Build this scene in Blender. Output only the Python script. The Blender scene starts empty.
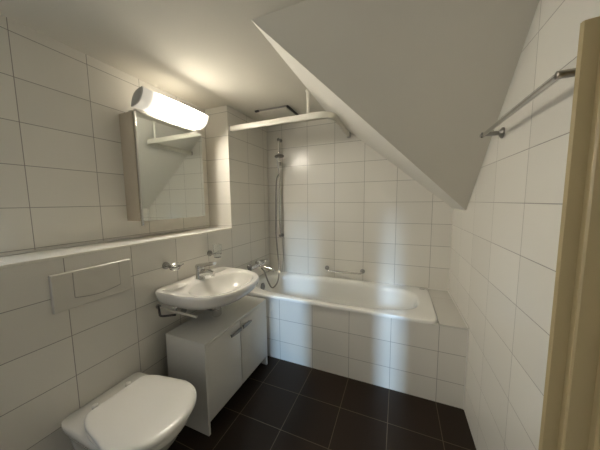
import bpy, bmesh, math, random
from mathutils import Vector, Matrix
random.seed(3)
sc = bpy.context.scene
COL = sc.collection
PI = math.pi

# ------------------------------------------------------------------ measurements (metres)
W, D, H = 1.836, 2.422, 2.22          # right wall, far wall, flat ceiling
NX = -0.252                           # back of the niche
TY = 1.742                            # front of the tub
LZ = 1.150                            # ledge height
SX, SY, KX, KY = 0.745, 1.010, 0.8368, 0.943   # where the roof slopes leave the ceiling
NY = -0.42                            # near wall

# ------------------------------------------------------------------ materials
def nodemat(name):
    m = bpy.data.materials.new(name); m.use_nodes = True
    nt = m.node_tree; b = nt.nodes['Principled BSDF']
    return m, nt, b
def plain(name, col, rough=.5, metal=0., noise=0., nscale=30, bump=0., coat=0., ior=None):
    m, nt, b = nodemat(name)
    b.inputs['Base Color'].default_value = (*col, 1); b.inputs['Roughness'].default_value = rough
    b.inputs['Metallic'].default_value = metal; b.inputs['Coat Weight'].default_value = coat
    tc = nt.nodes.new('ShaderNodeNewGeometry'); n = nt.nodes.new('ShaderNodeTexNoise')
    n.inputs['Scale'].default_value = nscale; n.inputs['Detail'].default_value = 4
    nt.links.new(tc.outputs['Position'], n.inputs['Vector'])
    mx = nt.nodes.new('ShaderNodeMix'); mx.data_type = 'RGBA'
    mx.inputs[6].default_value = (*[c*(1-noise) for c in col], 1); mx.inputs[7].default_value = (*[min(1, c*(1+noise)) for c in col], 1)
    nt.links.new(n.outputs['Fac'], mx.inputs[0]); nt.links.new(mx.outputs[2], b.inputs['Base Color'])
    if bump:
        bp = nt.nodes.new('ShaderNodeBump'); bp.inputs['Strength'].default_value = bump; bp.inputs['Distance'].default_value = .002
        nt.links.new(n.outputs['Fac'], bp.inputs['Height']); nt.links.new(bp.outputs['Normal'], b.inputs['Normal'])
    return m
def tiles(name, ua, uo, up, va, vo, vp, tile, grout, gw=.0032, rough=.24, tilevar=.03, wob=.25):
    """rectangular tiles laid on a world-aligned wall; ua/va: axis index, offset, pitch"""
    m, nt, b = nodemat(name); N = nt.nodes.new; L = nt.links.new
    g = N('ShaderNodeNewGeometry'); s = N('ShaderNodeSeparateXYZ'); L(g.outputs['Position'], s.inputs[0])
    def math_(op, a, c, d=None):
        n = N('ShaderNodeMath'); n.operation = op
        for i, x in enumerate((a, c, d)):
            if x is None: continue
            if isinstance(x, (int, float)): n.inputs[i].default_value = x
            else: L(x, n.inputs[i])
        return n.outputs[0]
    def axis(a, o, p):
        t = math_('DIVIDE', math_('SUBTRACT', s.outputs[a], o), p)
        fl = math_('FLOOR', t, 0); fr = math_('SUBTRACT', t, fl)
        d = math_('MULTIPLY', math_('MINIMUM', fr, math_('SUBTRACT', 1., fr)), p)    # metres from the nearest joint
        return d, fl
    du, iu = axis(ua, uo, up); dv, iv = axis(va, vo, vp)
    d = math_('MINIMUM', du, dv)
    mr = N('ShaderNodeMapRange'); mr.inputs['From Min'].default_value = gw*.4; mr.inputs['From Max'].default_value = gw*.62
    L(d, mr.inputs['Value'])
    cmb = N('ShaderNodeCombineXYZ'); L(iu, cmb.inputs[0]); L(iv, cmb.inputs[1])
    wn = N('ShaderNodeTexWhiteNoise'); L(cmb.outputs[0], wn.inputs['Vector'])
    v = math_('MULTIPLY_ADD', wn.outputs['Value'], 2*tilevar, 1-tilevar)
    tc = N('ShaderNodeMix'); tc.data_type = 'RGBA'; tc.blend_type = 'MULTIPLY'; tc.inputs[0].default_value = 1
    tc.inputs[6].default_value = (*tile, 1); L(v, tc.inputs[7])
    mx = N('ShaderNodeMix'); mx.data_type = 'RGBA'; mx.inputs[6].default_value = (*grout, 1)
    L(mr.outputs[0], mx.inputs[0]); L(tc.outputs[2], mx.inputs[7]); L(mx.outputs[2], b.inputs['Base Color'])
    b.inputs['Specular IOR Level'].default_value = .25 if name == 'tile_floor' else .5
    rr = N('ShaderNodeMapRange'); rr.inputs['To Min'].default_value = .8; rr.inputs['To Max'].default_value = rough
    L(mr.outputs[0], rr.inputs['Value']); L(rr.outputs[0], b.inputs['Roughness'])
    nz = N('ShaderNodeTexNoise'); nz.inputs['Scale'].default_value = 6; L(g.outputs['Position'], nz.inputs['Vector'])
    hh = math_('MULTIPLY_ADD', nz.outputs['Fac'], wob, mr.outputs[0])
    bp = N('ShaderNodeBump'); bp.inputs['Strength'].default_value = .5; bp.inputs['Distance'].default_value = .001
    L(hh, bp.inputs['Height']); L(bp.outputs['Normal'], b.inputs['Normal'])
    return m
TILE = (.78, .753, .685); GROUT = (.33, .31, .275)
RZ, RP = .167, .200
M = {}
M['tile_left']  = tiles('tile_left', 1, .562, .2942, 2, RZ, RP, TILE, GROUT)
M['tile_pier']  = tiles('tile_pier', 0, NX-.001, .40, 2, RZ, RP, TILE, GROUT)
M['tile_far']   = tiles('tile_far', 0, .186, .2987, 2, RZ, RP, TILE, GROUT)
M['tile_apron'] = tiles('tile_apron', 0, .473, .300, 2, RZ, RP, TILE, GROUT)
M['tile_right'] = tiles('tile_right', 1, 1.149, .3134, 2, RZ, RP, TILE, GROUT)
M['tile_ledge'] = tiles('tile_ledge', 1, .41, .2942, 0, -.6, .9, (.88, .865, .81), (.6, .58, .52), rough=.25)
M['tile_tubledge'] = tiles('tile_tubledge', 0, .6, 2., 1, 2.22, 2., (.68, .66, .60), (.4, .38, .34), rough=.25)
M['tile_floor'] = tiles('tile_floor', 0, .473, .300, 1, 1.4506, .2885, (.023, .0138, .0080), (.13, .10, .07), gw=.0035, rough=.5, tilevar=.1)
M['plaster'] = plain('plaster', (.66, .625, .54), .9, noise=.03, nscale=3, bump=.1)
M['rough_plaster'] = plain('rough_plaster', (.76, .735, .67), .9, noise=.04, nscale=160, bump=.9)
M['silicone'] = plain('silicone', (.75, .73, .68), .4)
M['porcelain'] = plain('porcelain', (.84, .82, .77), .10, coat=.5)
M['enamel'] = plain('enamel', (.86, .85, .80), .16, coat=.4)
M['lid'] = plain('lid', (.86, .84, .79), .28)
M['plastic'] = plain('plastic', (.68, .65, .58), .35)
M['rail'] = plain('rail', (.82, .79, .70), .4)
M['laminate'] = plain('laminate', (.70, .685, .64), .38, noise=.02, nscale=8)
M['cabinet_inside'] = plain('cabinet_inside', (.35, .33, .30), .6)
M['mirror_body'] = plain('mirror_body', (.64, .55, .42), .45)
M['chrome'] = plain('chrome', (.66, .65, .63), .12, 1.)
M['satin'] = plain('satin', (.33, .32, .30), .30, 1.)
M['dark'] = plain('dark', (.035, .03, .028), .5)
M['grey_cap'] = plain('grey_cap', (.5, .48, .44), .45)
M['mirror'] = plain('mirror', (.80, .83, .80), .015, 1.)
M['door_paint'] = plain('door_paint', (.50, .40, .22), .38, noise=.02, nscale=4)
def glass():
    m, nt, b = nodemat('glass'); b.inputs['Transmission Weight'].default_value = 1; b.inputs['Roughness'].default_value = .03
    b.inputs['Base Color'].default_value = (.96, .98, .98, 1); b.inputs['IOR'].default_value = 1.45
    n = nt.nodes.new('ShaderNodeTexNoise'); n.inputs['Scale'].default_value = 60
    r = nt.nodes.new('ShaderNodeMapRange'); r.inputs['To Min'].default_value = .01; r.inputs['To Max'].default_value = .08
    nt.links.new(n.outputs['Fac'], r.inputs['Value']); nt.links.new(r.outputs[0], b.inputs['Roughness'])
    return m
M['glass'] = glass()
def lampmat(name, LAMP):
    m = bpy.data.materials.new(name); m.use_nodes = True; nt = m.node_tree; nt.nodes.clear(); N = nt.nodes.new; L = nt.links.new
    out = N('ShaderNodeOutputMaterial'); add = N('ShaderNodeAddShader'); e = N('ShaderNodeEmission'); d = N('ShaderNodeBsdfDiffuse')
    g = N('ShaderNodeNewGeometry'); s = N('ShaderNodeSeparateXYZ'); L(g.outputs['Position'], s.inputs[0])
    a = N('ShaderNodeMath'); a.operation = 'SUBTRACT'; L(s.outputs[1], a.inputs[0]); a.inputs[1].default_value = 1.30
    ab = N('ShaderNodeMath'); ab.operation = 'ABSOLUTE'; L(a.outputs[0], ab.inputs[0])
    mr = N('ShaderNodeMapRange'); mr.inputs['From Min'].default_value = 0; mr.inputs['From Max'].default_value = .25; mr.inputs['To Min'].default_value = 1; mr.inputs['To Max'].default_value = 0
    L(ab.outputs[0], mr.inputs['Value']); pw = N('ShaderNodeMath'); pw.operation = 'POWER'; L(mr.outputs[0], pw.inputs[0]); pw.inputs[1].default_value = 2.2
    ml = N('ShaderNodeMath'); ml.operation = 'MULTIPLY_ADD'; L(pw.outputs[0], ml.inputs[0]); ml.inputs[1].default_value = LAMP; ml.inputs[2].default_value = .10
    L(ml.outputs[0], e.inputs['Strength'])      # the tube inside is shorter than its shade
    e.inputs['Color'].default_value = (1, .92, .78, 1); d.inputs['Color'].default_value = (.75, .73, .68, 1)
    L(e.outputs[0], add.inputs[0]); L(d.outputs[0], add.inputs[1]); L(add.outputs[0], out.inputs[0])
    return m
M['lamp'] = lampmat('lamp_front', 35.0); M['lamp_back'] = lampmat('lamp_back', 1.7)

# ------------------------------------------------------------------ mesh helpers
ROOT = {}
def link(name, bm, mats, parent=None, smooth=35):
    me = bpy.data.meshes.new(name)
    if parent is not None:
        bmesh.ops.translate(bm, verts=bm.verts, vec=-ROOT[parent.name])
    bmesh.ops.recalc_face_normals(bm, faces=bm.faces)
    bm.to_mesh(me); bm.free()
    if not isinstance(mats, (list, tuple)): mats = [mats]
    for x in mats: me.materials.append(M[x] if isinstance(x, str) else x)
    for p in me.polygons: p.use_smooth = smooth is not None
    if smooth is not None: me.set_sharp_from_angle(angle=math.radians(smooth))
    o = bpy.data.objects.new(name, me); COL.objects.link(o)
    if parent is not None: o.parent = parent; ROOT[o.name] = ROOT[parent.name]
    return o
def tag(o, label=None, cat=None, group=None, kind=None):
    for k, v in (('label', label), ('category', cat), ('group', group), ('kind', kind)):
        if v: o[k] = v
    return o
def thing(name, loc, label, cat, group=None):
    o = bpy.data.objects.new(name, None); COL.objects.link(o); o.location = loc; o.empty_display_size = .05
    ROOT[o.name] = Vector(loc); return tag(o, label, cat, group)
def BM(): return bmesh.new()
def merge(bm, other):
    me = bpy.data.meshes.new('tmp'); other.to_mesh(me); other.free(); bm.from_mesh(me); bpy.data.meshes.remove(me)
def box(bm, a, b, bev=0., seg=2, mat=0):
    t = bmesh.new(); bmesh.ops.create_cube(t, size=1)
    a = Vector(a); b = Vector(b); c = (a+b)/2; s = b-a
    for v in t.verts: v.co = Vector((v.co.x*s.x, v.co.y*s.y, v.co.z*s.z)) + c
    if bev: bmesh.ops.bevel(t, geom=t.edges[:], offset=bev, segments=seg, profile=.5, affect='EDGES')
    for f in t.faces: f.material_index = mat
    merge(bm, t)
def quad(bm, pts, mat=0):
    f = bm.faces.new([bm.verts.new(p) for p in pts]); f.material_index = mat; return f
def frame(d):
    d = d.normalized(); u = Vector((0, 0, 1)) if abs(d.z) < .9 else Vector((1, 0, 0))
    s = d.cross(u).normalized(); return s, s.cross(d).normalized()
def catmull(pts, n=8):
    P = [Vector(p) for p in pts]; P = [2*P[0]-P[1]] + P + [2*P[-1]-P[-2]]; out = []
    for i in range(1, len(P)-2):
        for k in range(n):
            t = k/n; a, b, c, d = P[i-1:i+3]
            out.append(.5*((2*b)+(c-a)*t+(2*a-5*b+4*c-d)*t*t+(3*b-a-3*c+d)*t**3))
    out.append(P[-2]); return out
def tube(bm, pts, r, n=14, cap=True):
    P = [Vector(p) for p in pts]; rr = r if isinstance(r, (list, tuple)) else [r]*len(P); rings = []; s = None
    for i, p in enumerate(P):
        d = (P[min(i+1, len(P)-1)]-P[max(i-1, 0)]).normalized()
        if s is None: s, _ = frame(d)
        s = (s - d*s.dot(d)).normalized(); t = d.cross(s)
        rings.append([bm.verts.new(p+(s*math.cos(2*PI*k/n)+t*math.sin(2*PI*k/n))*rr[i]) for k in range(n)])
    for a, b in zip(rings, rings[1:]):
        for k in range(n): bm.faces.new((a[k], a[(k+1) % n], b[(k+1) % n], b[k]))
    if cap: bm.faces.new(rings[0][::-1]); bm.faces.new(rings[-1])
def lathe(bm, o, axis, prof, n=28):
    """prof: (distance along axis, radius)"""
    o = Vector(o); ax = Vector(axis).normalized(); s, t = frame(ax); rings = []
    for h, r in prof:
        rings.append([bm.verts.new(o+ax*h+(s*math.cos(2*PI*k/n)+t*math.sin(2*PI*k/n))*max(r, 1e-5)) for k in range(n)])
    for a, b in zip(rings, rings[1:]):
        for k in range(n): bm.faces.new((a[k], a[(k+1) % n], b[(k+1) % n], b[k]))
    bm.faces.new(rings[0][::-1]); bm.faces.new(rings[-1])
def loft(bm, rings, cap0=True, cap1=True):
    R = [[bm.verts.new(p) for p in r] for r in rings]; n = len(R[0])
    for a, b in zip(R, R[1:]):
        for k in range(n): bm.faces.new((a[k], a[(k+1) % n], b[(k+1) % n], b[k]))
    if cap0: bm.faces.new(R[0][::-1])
    if cap1: bm.faces.new(R[-1])
def fillet(pts, r, n=6):
    """polyline with rounded corners"""
    P = [Vector(p) for p in pts]; out = [P[0]]
    for a, b, c in zip(P, P[1:], P[2:]):
        u = (a-b).normalized(); w = (c-b).normalized(); q = min(r, (a-b).length*.49, (c-b).length*.49)
        p0, p2 = b+u*q, b+w*q
        for k in range(n+1):
            t = k/n; out.append((1-t)**2*p0+2*t*(1-t)*b+t*t*p2)
    out.append(P[-1]); return out

# ------------------------------------------------------------------ the room
bm = BM(); box(bm, (NX-.1, NY-.12, -.1), (W+.1, D+.1, 0)); tag(link('floor', bm, 'tile_floor', smooth=None), kind='structure')

bm = BM()   # left wall: thick lower half, ledge, niche back and pier before the tub
box(bm, (NX-.1, NY-.12, 0), (0, TY, LZ-.012), mat=0)
box(bm, (NX-.1, NY-.12, LZ-.012), (NX, TY, H), mat=0)
box(bm, (NX-.1, TY, 0), (0, D+.1, H), mat=0)
box(bm, (NX, NY-.12, LZ-.012), (.002, TY, LZ), bev=.0012, mat=2)
for f in bm.faces:
    if f.material_index == 0 and f.normal.y < -.9: f.material_index = 1
tag(link('wall_left', bm, ['tile_left', 'tile_pier', 'tile_ledge'], smooth=None), kind='structure')
bm = BM(); box(bm, (-.003, NY, LZ-.011), (.004, TY-.0005, LZ+.001), bev=.001); tag(link('trim_4', bm, 'rail'), kind='structure')
bm = BM(); box(bm, (NX, NY, LZ), (NX+.009, TY, LZ+.009), bev=.003); tag(link('trim_1', bm, 'silicone'), kind='structure')

bm = BM(); box(bm, (0, D, 0), (W+.1, D+.1, H)); tag(link('wall_far', bm, 'tile_far', smooth=None), kind='structure')
bm = BM(); box(bm, (W, NY-.12, 0), (W+.1, D, H)); tag(link('wall_right', bm, 'tile_right', smooth=None), kind='structure')
bm = BM(); box(bm, (NX-.1, NY-.12, H), (W+.1, D+.1, H+.1)); tag(link('ceiling', bm, 'plaster', smooth=None), kind='structure')

bm = BM()   # the two roof slopes meeting in a ridge
e = .03
def P2(x): return H-KX*(x-SX)
def P1(y): return H-KY*(y-SY)
xr, yd = W+e, D+e
yt = SY+(H-P2(xr))/KY
A = bm.verts.new((SX, SY, H)); B = bm.verts.new((xr, SY, H)); C = bm.verts.new((SX, yd, H)); E_ = bm.verts.new((xr, yd, H))
T = bm.verts.new((xr, yt, P2(xr))); U = bm.verts.new((xr, yd, P2(xr)))
for f, mi in (((A, B, T), 0), ((A, T, U, C), 1), ((B, E_, U, T), 0), ((C, U, E_), 0), ((A, C, E_, B), 0)):
    bm.faces.new(f).material_index = mi
tag(link('ceiling_slope', bm, ['plaster', 'rough_plaster'], smooth=None), kind='structure')

# near wall behind the camera, its openings made up to shape the incoming light
bm = BM()
DZ = 2.02   # left opening admits the fill, two added slots cast daylight patches on the tub
gaps = [(0, .38, DZ), (1.005, 1.17, 1.68), (1.405, 1.475, 1.68)]; xe = 0
for x0, x1, zt in gaps:
    if x0 > xe: box(bm, (xe, NY-.12, 0), (x0, NY, DZ))
    if zt < DZ: box(bm, (x0, NY-.12, zt), (x1, NY, DZ))
    xe = x1
box(bm, (xe, NY-.12, 0), (W, NY, DZ)); box(bm, (0, NY-.12, DZ), (W, NY, H))
tag(link('wall_near', bm, 'plaster', smooth=None), kind='structure')

# tiled front and shelf of the tub
bm = BM(); box(bm, (0, TY, 0), (W, TY+.03, .548), mat=0); tag(link('wall_tub', bm, 'tile_apron', smooth=None), kind='structure')
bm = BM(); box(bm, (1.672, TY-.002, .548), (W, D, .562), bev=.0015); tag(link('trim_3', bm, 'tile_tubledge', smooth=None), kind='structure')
bm = BM(); box(bm, (1.672, D-.009, .562), (W, D, .571), bev=.003); box(bm, (W-.008, TY, .562), (W, D, .57), bev=.003)
box(bm, (W-.006, TY-.006, 0), (W, TY, .56), bev=.002)
tag(link('trim_2', bm, 'silicone'), kind='structure')

# painted door frame in front of the right wall
FY = .70
bm = BM()
prof = [(1.754, FY+.05), (1.7325, FY+.006), (1.7365, FY), (1.762, FY), (1.7635, FY-.012), (1.767, FY-.015), (1.804, FY-.015), (1.8055, FY-.028), (1.809, FY-.031), (W, FY-.031), (W, FY+.05)]
ztop = 1.742
lo = [bm.verts.new((x, y, 0)) for x, y in prof]; hi = [bm.verts.new((x, y, ztop)) for x, y in prof]
for k in range(len(prof)):
    j = (k+1) % len(prof); bm.faces.new((lo[k], lo[j], hi[j], hi[k]))
bm.faces.new(lo[::-1]); bm.faces.new(hi)
bmesh.ops.bevel(bm, geom=[x for x in bm.edges if all(abs(v.co.z-ztop) < 1e-5 for v in x.verts)], offset=.002, segments=2, affect='EDGES')
tag(link('door_1', bm, 'door_paint', smooth=None), kind='structure')

# ------------------------------------------------------------------ bathtub
def sup(cx, cy, a, b, n, z, N=96):
    out = []
    for k in range(N):
        t = 2*PI*(k+.5)/N; c, s = math.cos(t), math.sin(t)
        out.append(Vector((cx+a*abs(c)**(2/n)*(1 if c > 0 else -1), cy+b*abs(s)**(2/n)*(1 if s > 0 else -1), z)))
    return out
t = thing('bathtub', (.835, 2.08, 0), 'white enamel bathtub set behind the tiled front along the far wall', 'bathtub')
bm = BM()
ocx, ocy, oa, ob = .837, 2.076, .8345, .344
icx, icy = .825, 2.083
rings = [sup(ocx, ocy, oa-.012, ob-.012, 14, .545), sup(ocx, ocy, oa, ob, 14, .549), sup(ocx, ocy, oa, ob, 14, .567), sup(ocx, ocy, oa-.004, ob-.004, 14, .572), sup(ocx, ocy, oa-.012, ob-.012, 12, .5735),
         sup(icx, icy, .752, .292, 3.4, .5715), sup(icx, icy, .742, .284, 3.3, .568), sup(icx, icy, .733, .277, 3.2, .558),
         sup(icx-.003, icy, .722, .270, 3.1, .52), sup(icx-.012, icy, .700, .258, 3, .40), sup(icx-.03, icy, .668, .245, 3, .27),
         sup(icx-.045, icy, .635, .225, 2.9, .20), sup(icx-.05, icy, .590, .190, 2.8, .165), sup(icx-.05, icy, .40, .12, 2.6, .158), sup(icx-.05, icy, .1, .04, 2.2, .155)]
loft(bm, rings, cap0=False)
link('tub', bm, 'enamel', t, smooth=50)
bm = BM(); lathe(bm, (.101, 2.075, .495), (1, 0, .10), [(-.01, .041), (.006, .041), (.011, .034), (.012, .024), (.007, .022), (.007, .0)])
o = link('overflow', bm, 'satin', t); o['label'] = 'round chrome overflow'
bm = BM(); lathe(bm, (.30, 2.083, .1585), (0, 0, 1), [(0, .03), (.003, .03), (.005, .024), (.002, .02), (.002, 0)]); link('drain', bm, 'chrome', t)
bm = BM(); box(bm, (1.597, 2.352, .5725), (1.640, 2.372, .5755), bev=.001); o = link('badge', bm, 'satin', t); o['label'] = 'small grey badge'

# ------------------------------------------------------------------ bath mixer, shower rail, hose, hand shower
t = thing('bath_mixer', (0, 2.06, .70), 'chrome bath mixer on the left wall above the tub end', 'bath tap')
bm = BM()
for y in (1.985, 2.135):
    lathe(bm, (0, y, .728), (1, 0, 0), [(0, .030), (.006, .030), (.012, .022), (.018, .014), (.05, .014)])
tube(bm, [(.062, 1.930, .728), (.062, 2.175, .728)], .0225)
lathe(bm, (.062, 2.08, .712), (0, 0, 1), [(0, .02), (.015, .026), (.035, .026), (.045, .023), (.048, .01)])
link('body', bm, 'chrome', t)
bm = BM(); tube(bm, catmull([(.062, 2.08, .757), (.09, 2.085, .772), (.165, 2.095, .785)], 5), [.012]*5+[.009]*5+[.008]); lathe(bm, (.062, 2.08, .755), (0, 0, 1), [(0, .022), (.012, .024), (.018, .02), (.02, 0)])
link('lever', bm, 'chrome', t)
bm = BM(); tube(bm, catmull([(.07, 2.08, .718), (.13, 2.085, .707), (.22, 2.09, .688), (.238, 2.09, .668)], 5), .0135); link('spout', bm, 'chrome', t)
bm = BM(); lathe(bm, (.062, 1.930, .728), (0, -1, 0), [(0, .023), (.02, .023), (.024, .018), (.024, 0)]); link('knob', bm, 'satin', t)

SXb = .172
t = thing('shower_rail', (SXb, D, 1.0), 'tall thin chrome shower slide rail fixed to the far wall', 'shower rail')
bm = BM(); tube(bm, [(SXb, D-.05, 2.06), (SXb, D-.05, .985)], .011); link('bar', bm, 'chrome', t)
for z in (2.055, 1.0):
    bm = BM(); lathe(bm, (SXb, D, z), (0, -1, 0), [(0, .020), (.012, .020), (.018, .015), (.05, .015), (.062, .016), (.064, .006)]); link('bracket', bm, 'satin', t)
bm = BM(); lathe(bm, (SXb, D-.05, 1.775), (0, 0, 1), [(0, .012), (.004, .019), (.04, .019), (.044, .012)]); tube(bm, [(SXb, D-.05, 1.795), (SXb+.012, D-.098, 1.80)], .013); link('slider', bm, 'satin', t)

t = thing('hand_shower', (SXb+.006, D-.105, 1.83), 'chrome hand shower with a flat round head in the rail slider', 'shower head')
hp = Vector((SXb+.018, D-.108, 1.80))
bm = BM(); tube(bm, [hp+Vector((0, .012, -.11)), hp+Vector((0, .004, -.03)), hp+Vector((0, -.004, .03)), hp+Vector((.016, -.012, .062))], [.009, .012, .013, .013]); link('handle', bm, 'chrome', t)
bm = BM(); lathe(bm, hp+Vector((.026, -.020, .066)), (.12, -.12, -1), [(-.014, .015), (-.010, .036), (0, .050), (.008, .052), (.013, .047), (.014, 0)]); link('head', bm, 'satin', t)

t0 = hp+Vector((0, .014, -.115))
pts = catmull([t0, (.162, D-.10, 1.60), (.148, D-.10, 1.3), (.150, D-.11, 1.0), (.188, D-.14, .72), (.222, 2.22, .592), (.212, 2.18, .505), (.173, 2.15, .470), (.143, 2.12, .548), (.115, 2.10, .65), (.085, 2.09, .692)], 10)
bm = BM(); tube(bm, pts, [.0078+.0008*(i % 2) for i in range(len(pts))], 10)
tag(link('shower_hose', bm, 'satin'), 'flexible grey metal shower hose looping from the hand shower down to the mixer', 'hose')
bm = BM(); tube(bm, catmull([(SXb+.012, D-.035, .975), (SXb+.022, D-.04, .88), (SXb+.028, D-.045, .76), (SXb+.018, D-.05, .62), (SXb+.01, D-.055, .577)], 8), .0028, 8)
tag(link('plug_chain', bm, 'satin'), 'thin cord hanging from the foot of the shower rail into the tub', 'cord')

# ------------------------------------------------------------------ grab bar on far wall
t = thing('grab_bar', (.89, D, .665), 'short chrome grab bar low on the far wall above the tub rim', 'grab bar')
for x in (.705, 1.078):
    bm = BM(); lathe(bm, (x, D, .667), (0, -1, 0), [(0, .024), (.005, .024), (.013, .021), (.016, .012), (.03, .010)]); link('flange', bm, 'satin', t)
bm = BM(); tube(bm, fillet([(.705, D-.01, .667), (.715, D-.062, .655), (1.068, D-.062, .655), (1.078, D-.01, .667)], .022), .0085); link('bar', bm, 'chrome', t)

# ------------------------------------------------------------------ curtain rail and vent
t = thing('shower_curtain_rail', (.42, 1.77, 2.03), 'cream L-shaped shower curtain rail under the ceiling above the tub', 'curtain rail')
pth = fillet([(.004, 1.775, 0), (.925, 1.775, 0), (.925, D-.004, 0)], .13, 12)
bm = BM(); rings = []
for i, p in enumerate(pth):
    d = (pth[min(i+1, len(pth)-1)]-pth[max(i-1, 0)]).normalized(); n = Vector((d.y, -d.x, 0))
    r = []
    for a, z in ((.008, 2.008), (.010, 2.012), (.010, 2.048), (.008, 2.052), (-.008, 2.052), (-.010, 2.048), (-.010, 2.012), (-.008, 2.008), (-.004, 2.008), (-.004, 2.020), (.004, 2.020), (.004, 2.008)):
        r.append(p+n*a+Vector((0, 0, z)))
    rings.append(r)
loft(bm, rings); link('rail', bm, 'rail', t)
bm = BM(); tube(bm, [(.738, 1.775, 2.05), (.738, 1.775, H-.008)], .0115); lathe(bm, (.738, 1.775, H), (0, 0, -1), [(0, .022), (.006, .022), (.010, .013)]); link('ceiling_support', bm, 'rail', t)
for x0, y0, x1, y1 in ((0, 1.760, .008, 1.790), (.908, D-.010, .942, D)):
    bm = BM(); box(bm, (x0, y0, 2.006), (x1, y1, 2.054), bev=.002); link('end_cap', bm, 'satin', t)

t = thing('ceiling_vent', (.315, 2.09, H), 'square white ceiling vent cover with dark gaps above the tub', 'vent')
bm = BM(); box(bm, (.165, 1.965, H-.018), (.465, 2.215, H-.006), bev=.003); link('cover', bm, 'plaster', t)
bm = BM(); box(bm, (.175, 1.975, H-.006), (.478, 2.222, H)); link('recess_shade', bm, 'dark', t)  # dark slab stands in for the shaded recess behind the cover
bm = BM(); box(bm, (.468, 1.955, H-.016), (.484, 2.228, H), bev=.002); link('side_gap_shade', bm, 'dark', t)  # dark box put in for the shade of the gap beside the cover
bm = BM(); box(bm, (.150, 1.945, H-.014), (.19, 1.966, H), bev=.002); link('corner_gap_shade', bm, 'dark', t)  # no real part: dark box painted as shade in the corner gap
bm = BM(); box(bm, (.19, 1.950, H-.012), (.468, 1.960, H), bev=.002); link('edge_strip', bm, 'satin', t)

# ------------------------------------------------------------------ towel bar on right wall
t = thing('towel_bar', (W, 1.12, 1.69), 'chrome towel bar high on the right wall near the door frame', 'towel rail')
bm = BM(); tube(bm, [(W-.072, 1.425, 1.69), (W-.072, .822, 1.69)], .0085)
lathe(bm, (W-.072, 1.425, 1.69), (0, 1, 0), [(0, .0085), (.002, .011), (.012, .011), (.014, .005)]); link('bar', bm, 'chrome', t)
for y in (1.41, .826):
    bm = BM(); lathe(bm, (W, y, 1.69), (-1, 0, 0), [(0, .025), (.006, .025), (.010, .019), (.016, .010), (.075, .0095), (.082, .0095), (.084, .005)]); link('bracket', bm, 'satin', t)

# ------------------------------------------------------------------ washbasin
BY, BZ = 1.252, .84
def outline(x0, x1, hw, z, n=2.6, N=96, back=.0, cy=BY):
    """D shape: straight side at x0 against the wall, bowed front out to x1"""
    out = []
    for k in range(N):
        t = 2*PI*k/N; c, s = math.cos(t), math.sin(t)
        xm = x0+(x1-x0)*.38
        if c >= 0: x = xm+(x1-xm)*abs(c)**(2/2.35); y = hw*abs(s)**(2/2.35)
        else: x = xm-(xm-x0)*abs(c)**(2/9.); y = hw*abs(s)**(2/9.)
        out.append(Vector((x, cy+y*(1 if s > 0 else -1), z)))
    return out
t = thing('washbasin', (.25, BY, .70), 'white ceramic washbasin mounted on the left wall over the low cabinet', 'washbasin')
bm = BM()
ell = lambda x0, x1, hw, z, n=2.3: [Vector(((x0+x1)/2+(x1-x0)/2*abs(math.cos(2*PI*k/96))**(2/n)*(1 if math.cos(2*PI*k/96) > 0 else -1), BY+hw*abs(math.sin(2*PI*k/96))**(2/n)*(1 if math.sin(2*PI*k/96) > 0 else -1), z)) for k in range(96)]
rings = [outline(.002, .34, .15, .712), outline(.002, .39, .205, .720), outline(.002, .455, .262, .748), outline(.002, .495, .288, .780), outline(.002, .515, .299, .806), outline(.002, .522, .304, .828),
         outline(.002, .521, .303, .838), outline(.003, .516, .298, .8435), outline(.006, .508, .289, .8425),
         ell(.146, .472, .248, .8385), ell(.151, .466, .242, .8335), ell(.160, .457, .230, .812), ell(.178, .440, .203, .775), ell(.200, .42, .16, .745), ell(.235, .39, .10, .727), ell(.275, .345, .035, .722)]
loft(bm, rings); link('bowl', bm, 'porcelain', t, smooth=50)
for s in (-1, 1):   # shallow soap rests either side of the tap
    bm = BM(); r = []
    cx, cy = .085, BY+s*.195
    for a, b, z in ((.045, .075, .8415), (.042, .072, .8435), (.037, .066, .8425), (.033, .062, .8418)):
        r.append([Vector((cx+a*abs(math.cos(q))**.6*(1 if math.cos(q) > 0 else -1), cy+b*abs(math.sin(q))**.6*(1 if math.sin(q) > 0 else -1), z)) for q in [2*PI*k/40 for k in range(40)]])
    loft(bm, r); link('soap_rest', bm, 'porcelain', t)
bm = BM(); lathe(bm, (.31, BY, .7225), (0, 0, 1), [(0, .024), (.003, .024), (.004, .018), (.001, .015), (.001, 0)]); link('drain', bm, 'chrome', t)

t = thing('basin_faucet', (.10, BY, .843), 'chrome single-lever faucet on the back of the washbasin', 'faucet')
bm = BM(); lathe(bm, (.10, BY, .8425), (0, 0, 1), [(0, .032), (.004, .032), (.008, .029), (.05, .0275), (.062, .027), (.066, .024), (.066, 0)]); link('body', bm, 'chrome', t)
bm = BM(); tube(bm, catmull([(.105, BY, .877), (.15, BY, .892), (.195, BY, .895), (.224, BY, .889)], 5), [.025]*5+[.022]*5+[.019]*5+[.018]); tube(bm, [(.213, BY, .893), (.216, BY, .868)], .012); link('spout', bm, 'chrome', t)
bm = BM(); lathe(bm, (.10, BY, .909), (0, 0, 1), [(0, .027), (.020, .028), (.030, .025), (.037, .014), (.038, 0)]); r = []
for x, w, z, h in ((.080, .022, .928, .017), (.13, .021, .940, .015), (.18, .018, .953, .012), (.238, .016, .964, .009)):
    r.append([Vector((x, BY+w*a, z+h*b)) for a, b in ((-1, -.5), (-.7, -1), (.7, -1), (1, -.5), (1, .5), (.7, 1), (-.7, 1), (-1, .5))])
loft(bm, r); link('lever', bm, 'chrome', t)

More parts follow.
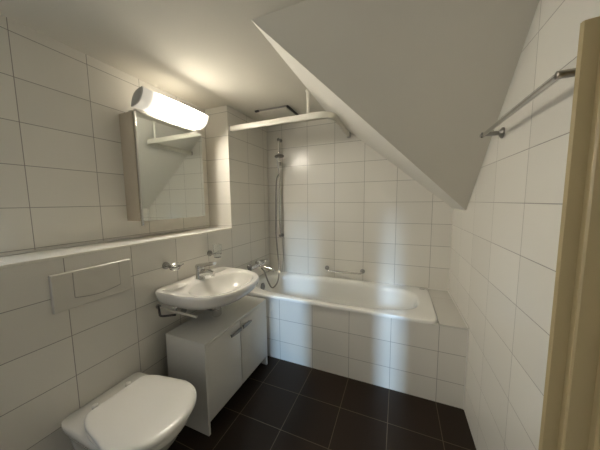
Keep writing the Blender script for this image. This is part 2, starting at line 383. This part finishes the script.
t = thing('siphon_trap', (.23, BY, .62), 'chrome siphon and pipes hanging under the washbasin', 'drain trap')
bm = BM(); lathe(bm, (.235, BY, .70), (0, 0, -1), [(0, .045), (.015, .038), (.024, .022), (.028, .018), (.05, .018)]); link('tailpiece', bm, 'porcelain', t)
bm = BM(); lathe(bm, (.235, BY, .648), (0, 0, -1), [(0, .02), (.008, .033), (.05, .034), (.058, .028), (.06, .0)]); link('bottle', bm, 'chrome', t)
bm = BM(); tube(bm, fillet([(.235, BY, .628), (.12, BY, .628), (.012, BY, .628)], .02), .0135); lathe(bm, (0, BY, .628), (1, 0, 0), [(0, .034), (.004, .034), (.014, .018), (.016, .0136)]); link('waste_pipe', bm, 'satin', t)
for y in (1.12, 1.19):
    v = thing('angle_valve', (.0, y, .655), 'small chrome angle valve under the basin, ' + ('nearer the towel holder' if y < 1.15 else 'nearer the siphon'), 'valve', 'angle valves under the basin')
    bm = BM(); lathe(bm, (0, y, .655), (1, 0, 0), [(0, .024), (.004, .024), (.010, .011), (.05, .011), (.052, .015), (.062, .015), (.064, 0)]); tube(bm, [(.035, y, .655), (.035, y, .72)], .006); link('body', bm, 'chrome', v)
    bm = BM(); lathe(bm, (.062, y, .655), (1, 0, 0), [(0, .010), (.004, .018), (.02, .016), (.022, 0)]); link('knob', bm, 'satin', v)

t = thing('towel_holder', (0, .985, .735), 'small two-armed towel holder on the wall under the washbasin', 'towel holder')
bm = BM(); tube(bm, [(.01, .990, .723), (.333, .984, .720)], .0065); o = link('arm', bm, 'plastic', t); o['label'] = 'pale straight arm'
bm = BM(); tube(bm, fillet([(.012, .986, .732), (.125, .912, .720), (.195, .960, .720)], .02), .0065); o = link('arm', bm, 'dark', t); o['label'] = 'dark bent arm'
bm = BM(); lathe(bm, (0, .99, .727), (1, 0, 0), [(0, .014), (.006, .014), (.012, .013), (.016, .012), (.017, 0)]); link('wall_bracket', bm, 'satin', t)

# ------------------------------------------------------------------ glass holders
def holder(y, label):
    t = thing('wall_holder', (0, y, .975), label, 'holder', 'chrome rings holding glass dishes')
    bm = BM(); lathe(bm, (0, y, .975), (1, 0, 0), [(0, .023), (.006, .024), (.013, .022), (.018, .012), (.03, .010), (.031, 0)]); link('flange', bm, 'satin', t)
    bm = BM(); tube(bm, [(.015, y, .975), (.05, y, .975)], .005)
    cx = .085; tube(bm, [(cx+.0335*math.cos(PI+2*PI*k/28), y+.0335*math.sin(PI+2*PI*k/28), .975) for k in range(28)]+[(cx-.0335, y+1e-4, .975)], .003, 8, cap=False)
    link('ring', bm, 'chrome', t)
holder(1.062, 'small chrome wall holder left of the faucet, holding the soap dish')
holder(1.452, 'small chrome wall holder right of the faucet, holding the tumbler')
bm = BM(); lathe(bm, (.085, 1.062, .957), (0, 0, 1), [(0, .024), (.006, .030), (.018, .0335), (.028, .050), (.031, .054), (.0325, .052), (.029, .047), (.020, .030), (.009, .026), (.004, .020), (.004, 0)])
tag(link('soap_dish', bm, 'glass'), 'shallow clear glass soap dish in the holder left of the faucet', 'soap dish')
bm = BM(); lathe(bm, (.085, 1.452, .948), (0, 0, 1), [(0, .024), (.002, .027), (.05, .0300), (.105, .0330), (.1055, .0318), (.05, .0282), (.008, .0252), (.006, 0)])
tag(link('tumbler', bm, 'glass'), 'clear glass tumbler in the holder right of the faucet', 'glass')

# ------------------------------------------------------------------ low cabinet under the basin
CX0, CX1, CY0, CY1, CT = .086, .400, .966, 1.648, .577
t = thing('vanity_cabinet', (.236, 1.307, 0), 'white two-door cabinet standing on the floor under the washbasin', 'cabinet')
bm = BM(); box(bm, (CX0, CY0, CT-.016), (CX1, CY1, CT), bev=.0012); link('top_panel', bm, 'laminate', t)
for y in (CY0, CY1-.016):
    bm = BM()   # side panel with a foot at the front
    pr_ = [(CX0, .0), (CX0+.05, 0), (CX0+.065, .05), (CX1-.07, .05), (CX1-.05, 0), (CX1-.002, 0), (CX1-.002, CT-.016), (CX0, CT-.016)] if y > 1.5 else [(CX0, 0), (CX1-.002, 0), (CX1-.002, CT-.016), (CX0, CT-.016)]
    a = [bm.verts.new((x, y, z)) for x, z in pr_]; b = [bm.verts.new((x, y+.016, z)) for x, z in pr_]
    for k in range(len(pr_)): j = (k+1) % len(pr_); bm.faces.new((a[k], a[j], b[j], b[k]))
    bm.faces.new(a[::-1]); bm.faces.new(b); link('side_panel', bm, 'laminate', t, smooth=None)
bm = BM(); box(bm, (CX0, CY0+.016, .085), (CX1-.03, CY1-.016, .100)); box(bm, (CX0, CY0+.016, .085), (CX0+.006, CY1-.016, CT-.016)); link('carcass', bm, 'cabinet_inside', t, smooth=None)
for y0, y1, s in ((CY0+.0165, 1.2935, 1), (1.3005, CY1-.002, -1)):
    bm = BM(); box(bm, (CX1-.019, y0, .080), (CX1-.001, y1, CT-.020), bev=.0015); dr = link('door', bm, 'laminate', t)
    ya, yb = (y1-.112, y1-.006) if s == 1 else (y0+.010, y0+.108)
    bm = BM(); r = []
    for k in range(9):
        u = k/8; w = u if s == 1 else 1-u; h = .007+.006*min(1, w*1.6)
        r.append([Vector((CX1+.015+a*.0025, ya+(yb-ya)*u, .508+b*h)) for a, b in ((-1, -1), (1, -1), (2.2, 0), (1, 1), (-1, 1))])
    loft(bm, r)
    for yy in (ya+.012, yb-.012): tube(bm, [(CX1-.001, yy, .508), (CX1+.012, yy, .508)], .004, 8)
    o = link('handle', bm, 'satin', dr); o['label'] = 'small curved metal handle'

# ------------------------------------------------------------------ toilet
t = thing('wall_hung_toilet', (.28, .665, .0), 'white wall-hung toilet with its lid closed on the left wall', 'toilet')
TC = .658
def tout(x0, x1, hb, hf, z, N=120, cy=TC, xm=None, eb=14., ef=2.15):
    """x0 back (flat, half width hb), widest hf, round front at x1"""
    out = []; xm = xm if xm is not None else x0+(x1-x0)*.55
    for k in range(N):
        q = 2*PI*k/N; c, s = math.cos(q), math.sin(q); sg = 1 if s > 0 else -1
        if c >= 0: x = xm+(x1-xm)*abs(c)**(2/ef); y = hf*abs(s)**(2/ef)
        else:
            x = xm-(xm-x0)*abs(c)**(2/eb); u = (xm-x)/(xm-x0); y = (hf+(hb-hf)*u*u)*abs(s)**(2/eb)
        out.append(Vector((x, cy+y*sg, z)))
    return out
bm = BM()
rings = [tout(.002, .20, .09, .07, .075), tout(.002, .27, .115, .10, .10), tout(.002, .37, .135, .122, .17), tout(.002, .45, .150, .142, .25), tout(.002, .500, .163, .160, .32), tout(.002, .525, .176, .174, .362),
         tout(.002, .532, .181, .180, .372), tout(.002, .533, .182, .181, .392), tout(.002, .531, .180, .179, .399), tout(.008, .524, .174, .173, .402)]
loft(bm, rings); link('bowl', bm, 'porcelain', t, smooth=50)
bm = BM(); loft(bm, [tout(.115+i, .538-i, .135-i, .184-i, z, xm=.33, eb=6) for z, i in ((.402, .004), (.404, 0), (.415, 0), (.417, .003))]); link('seat', bm, 'lid', t)
bm = BM(); loft(bm, [tout(.122+i, .556-i, .137-i, .194-i, z, xm=.37, eb=16) for z, i in ((.4175, .010), (.419, .003), (.425, 0), (.434, .0005), (.440, .004), (.4435, .012), (.4455, .030), (.4463, .09))]); link('lid', bm, 'lid', t, smooth=50)
for s in (-1, 1):
    bm = BM(); lathe(bm, (.085, TC+s*.075, .402), (0, 0, 1), [(0, .013), (.022, .013), (.026, .009), (.026, 0)]); link('hinge', bm, 'lid', t)

t = thing('flush_plate', (0, .67, .99), 'white flush plate on the left wall above the toilet', 'flush plate')
bm = BM(); r = []
for x, i in ((0, .0), (.014, 0), (.018, .003)):
    y0, y1, z0, z1 = .505+i, .836-i, .900+i, 1.073-i
    r.append([Vector((x, y0, z0)), Vector((x, y1, z0)), Vector((x, y1, z1)), Vector((x, y0, z1))])
loft(bm, r)
link('plate', bm, 'plastic', t)
bm = BM(); pts = [(.581, 1.064), (.777, 1.064), (.777, .950)]+[(.777-(.196)*k/10, .950-.014*math.sin(PI*k/10)) for k in range(1, 10)]+[(.581, .950)]
loft(bm, [[Vector((.0178, y, z)) for y, z in pts], [Vector((.0192, y+(.0015 if y < .68 else -.0015), z)) for y, z in pts], [Vector((.0196, .679+(y-.679)*.97, 1.004+(z-1.004)*.96)) for y, z in pts]])
link('button', bm, 'plastic', t, smooth=None)
bm = BM(); w = .0014
for a, b in (((.581, .949), (.581, 1.066)), ((.777, .949), (.777, 1.066))):
    box(bm, (.0175, a[0]-w, a[1]), (.0186, b[0]+w, b[1]))
pp = [(.0182, .777-.196*k/10, .948-.014*math.sin(PI*k/10)) for k in range(11)]
tube(bm, pp, .0016, 6)
o = link('gap', bm, 'cabinet_inside', t); o['label'] = 'dark joint round the button'

# ------------------------------------------------------------------ mirror cabinet and light
MX = -.112; MZ0, MZ1, MY0, MY1 = 1.268, 1.945, 1.004, 1.545
t = thing('mirror_cabinet', (-.18, 1.27, MZ0), 'beige-sided mirror cabinet hung in the wall niche', 'mirror cabinet')
bm = BM(); box(bm, (NX, MY0, MZ0), (MX-.014, MY1, MZ1), bev=.001); link('body', bm, 'mirror_body', t)
bm = BM(); box(bm, (MX-.010, MY0+.012, MZ0), (MX, MY1, MZ1-.004)); dr = link('mirror_door', bm, 'mirror', t, smooth=None); dr['label'] = 'mirror pane'
bm = BM(); box(bm, (MX-.012, MY0+.003, MZ0-.030), (MX+.003, MY0+.012, MZ1), bev=.001); o = link('edge_trim', bm, 'chrome', t); o['label'] = 'bright metal edge of the mirror'
bm = BM(); box(bm, (MX-.0138, MY0+.004, MZ0+.01), (MX-.0102, MY1-.004, MZ1-.01)); link('door_gap_shade', bm, 'dark', t)  # near-black filler paints the shade in the gap between body and door

t = thing('vanity_light', (-.10, 1.27, 1.95), 'lit tubular lamp with grey end caps above the mirror cabinet', 'wall lamp')
top = Vector((-.008, 0, 2.066)); bot = Vector((-.122, 0, 1.968)); ch = top-bot; nn = Vector((ch.z, 0, -ch.x)).normalized()
def lens(y, sc_=1., th=.030):
    out = []; c = (top+bot)/2; n = 14
    for k in range(n+1):
        u = k/n; out.append(c+(bot+ch*u-c)*sc_+nn*th*sc_*math.sin(PI*u)+Vector((0, y, 0)))
    for k in range(1, n):
        u = 1-k/n; out.append(c+(bot+ch*u-c)*sc_-nn*th*sc_*math.sin(PI*u)+Vector((0, y, 0)))
    return out
bm = BM(); loft(bm, [lens(1.006, .97), lens(1.532, .97)], False, False)
bm.normal_update(); cc = (top+bot)/2
for fc in bm.faces:
    if (fc.calc_center_median()-cc).dot(nn) < -.002: fc.material_index = 1
o = link('diffuser', bm, ['lamp', 'lamp_back'], t, smooth=60); o['label'] = 'glowing white shade'
for a, b in ((.998, 1.006), (1.532, 1.540)):
    bm = BM(); loft(bm, [lens(a, 1.0), lens(b, 1.0)]); link('end_cap', bm, 'grey_cap', t)
bm = BM(); box(bm, (-.20, 1.03, MZ1), (-.122, 1.52, MZ1+.022), bev=.003); box(bm, (-.128, 1.04, MZ1+.002), (-.112, 1.50, MZ1+.010), bev=.002); link('mounting_bar', bm, 'plastic', t)

# ------------------------------------------------------------------ light
def area(name, loc, rot, sx, sy, power, col):
    l = bpy.data.lights.new(name, 'AREA'); l.shape = 'RECTANGLE'; l.size = sx; l.size_y = sy; l.energy = power; l.color = col
    o = bpy.data.objects.new(name, l); COL.objects.link(o); o.location = loc; o.rotation_euler = rot; return o
area('landing_window_daylight', (1.5, -2.2, 2.1), (math.radians(70), 0, 0), .09, .5, 36, (.45, .70, 1.))
area('warm_fill_light', (-.75, -1.35, 1.75), (math.radians(80), 0, math.radians(-48)), .7, .9, 8, (1., .92, .78))  # added warm fill from out of view, no lamp known there
wd = bpy.data.worlds.new('World'); sc.world = wd; wd.use_nodes = True
wb = wd.node_tree.nodes['Background']; wb.inputs[0].default_value = (.95, .95, 1., 1); wb.inputs[1].default_value = .12

# ------------------------------------------------------------------ camera
cam = bpy.data.cameras.new('Camera'); co = bpy.data.objects.new('Camera', cam); COL.objects.link(co); sc.camera = co
cam.sensor_fit = 'HORIZONTAL'; cam.sensor_width = 36; cam.lens = 236.88/600*36; cam.clip_start = .02
yaw, pit, rol = .3938, -.099, -.0108
f = Vector((-math.sin(yaw)*math.cos(pit), math.cos(yaw)*math.cos(pit), math.sin(pit)))
rt = Vector((math.cos(yaw), math.sin(yaw), 0)); up = rt.cross(f)
r2 = rt*math.cos(rol)+up*math.sin(rol); u2 = up*math.cos(rol)-rt*math.sin(rol)
mt = Matrix((r2, u2, -f)).transposed().to_4x4(); mt.translation = Vector((1.3984, 0, 1.3825)); co.matrix_world = mt

vs = sc.view_settings; vs.view_transform = 'Standard'; vs.look = 'None'; vs.gamma = 1; vs.use_curve_mapping = False; vs.exposure = 1.9
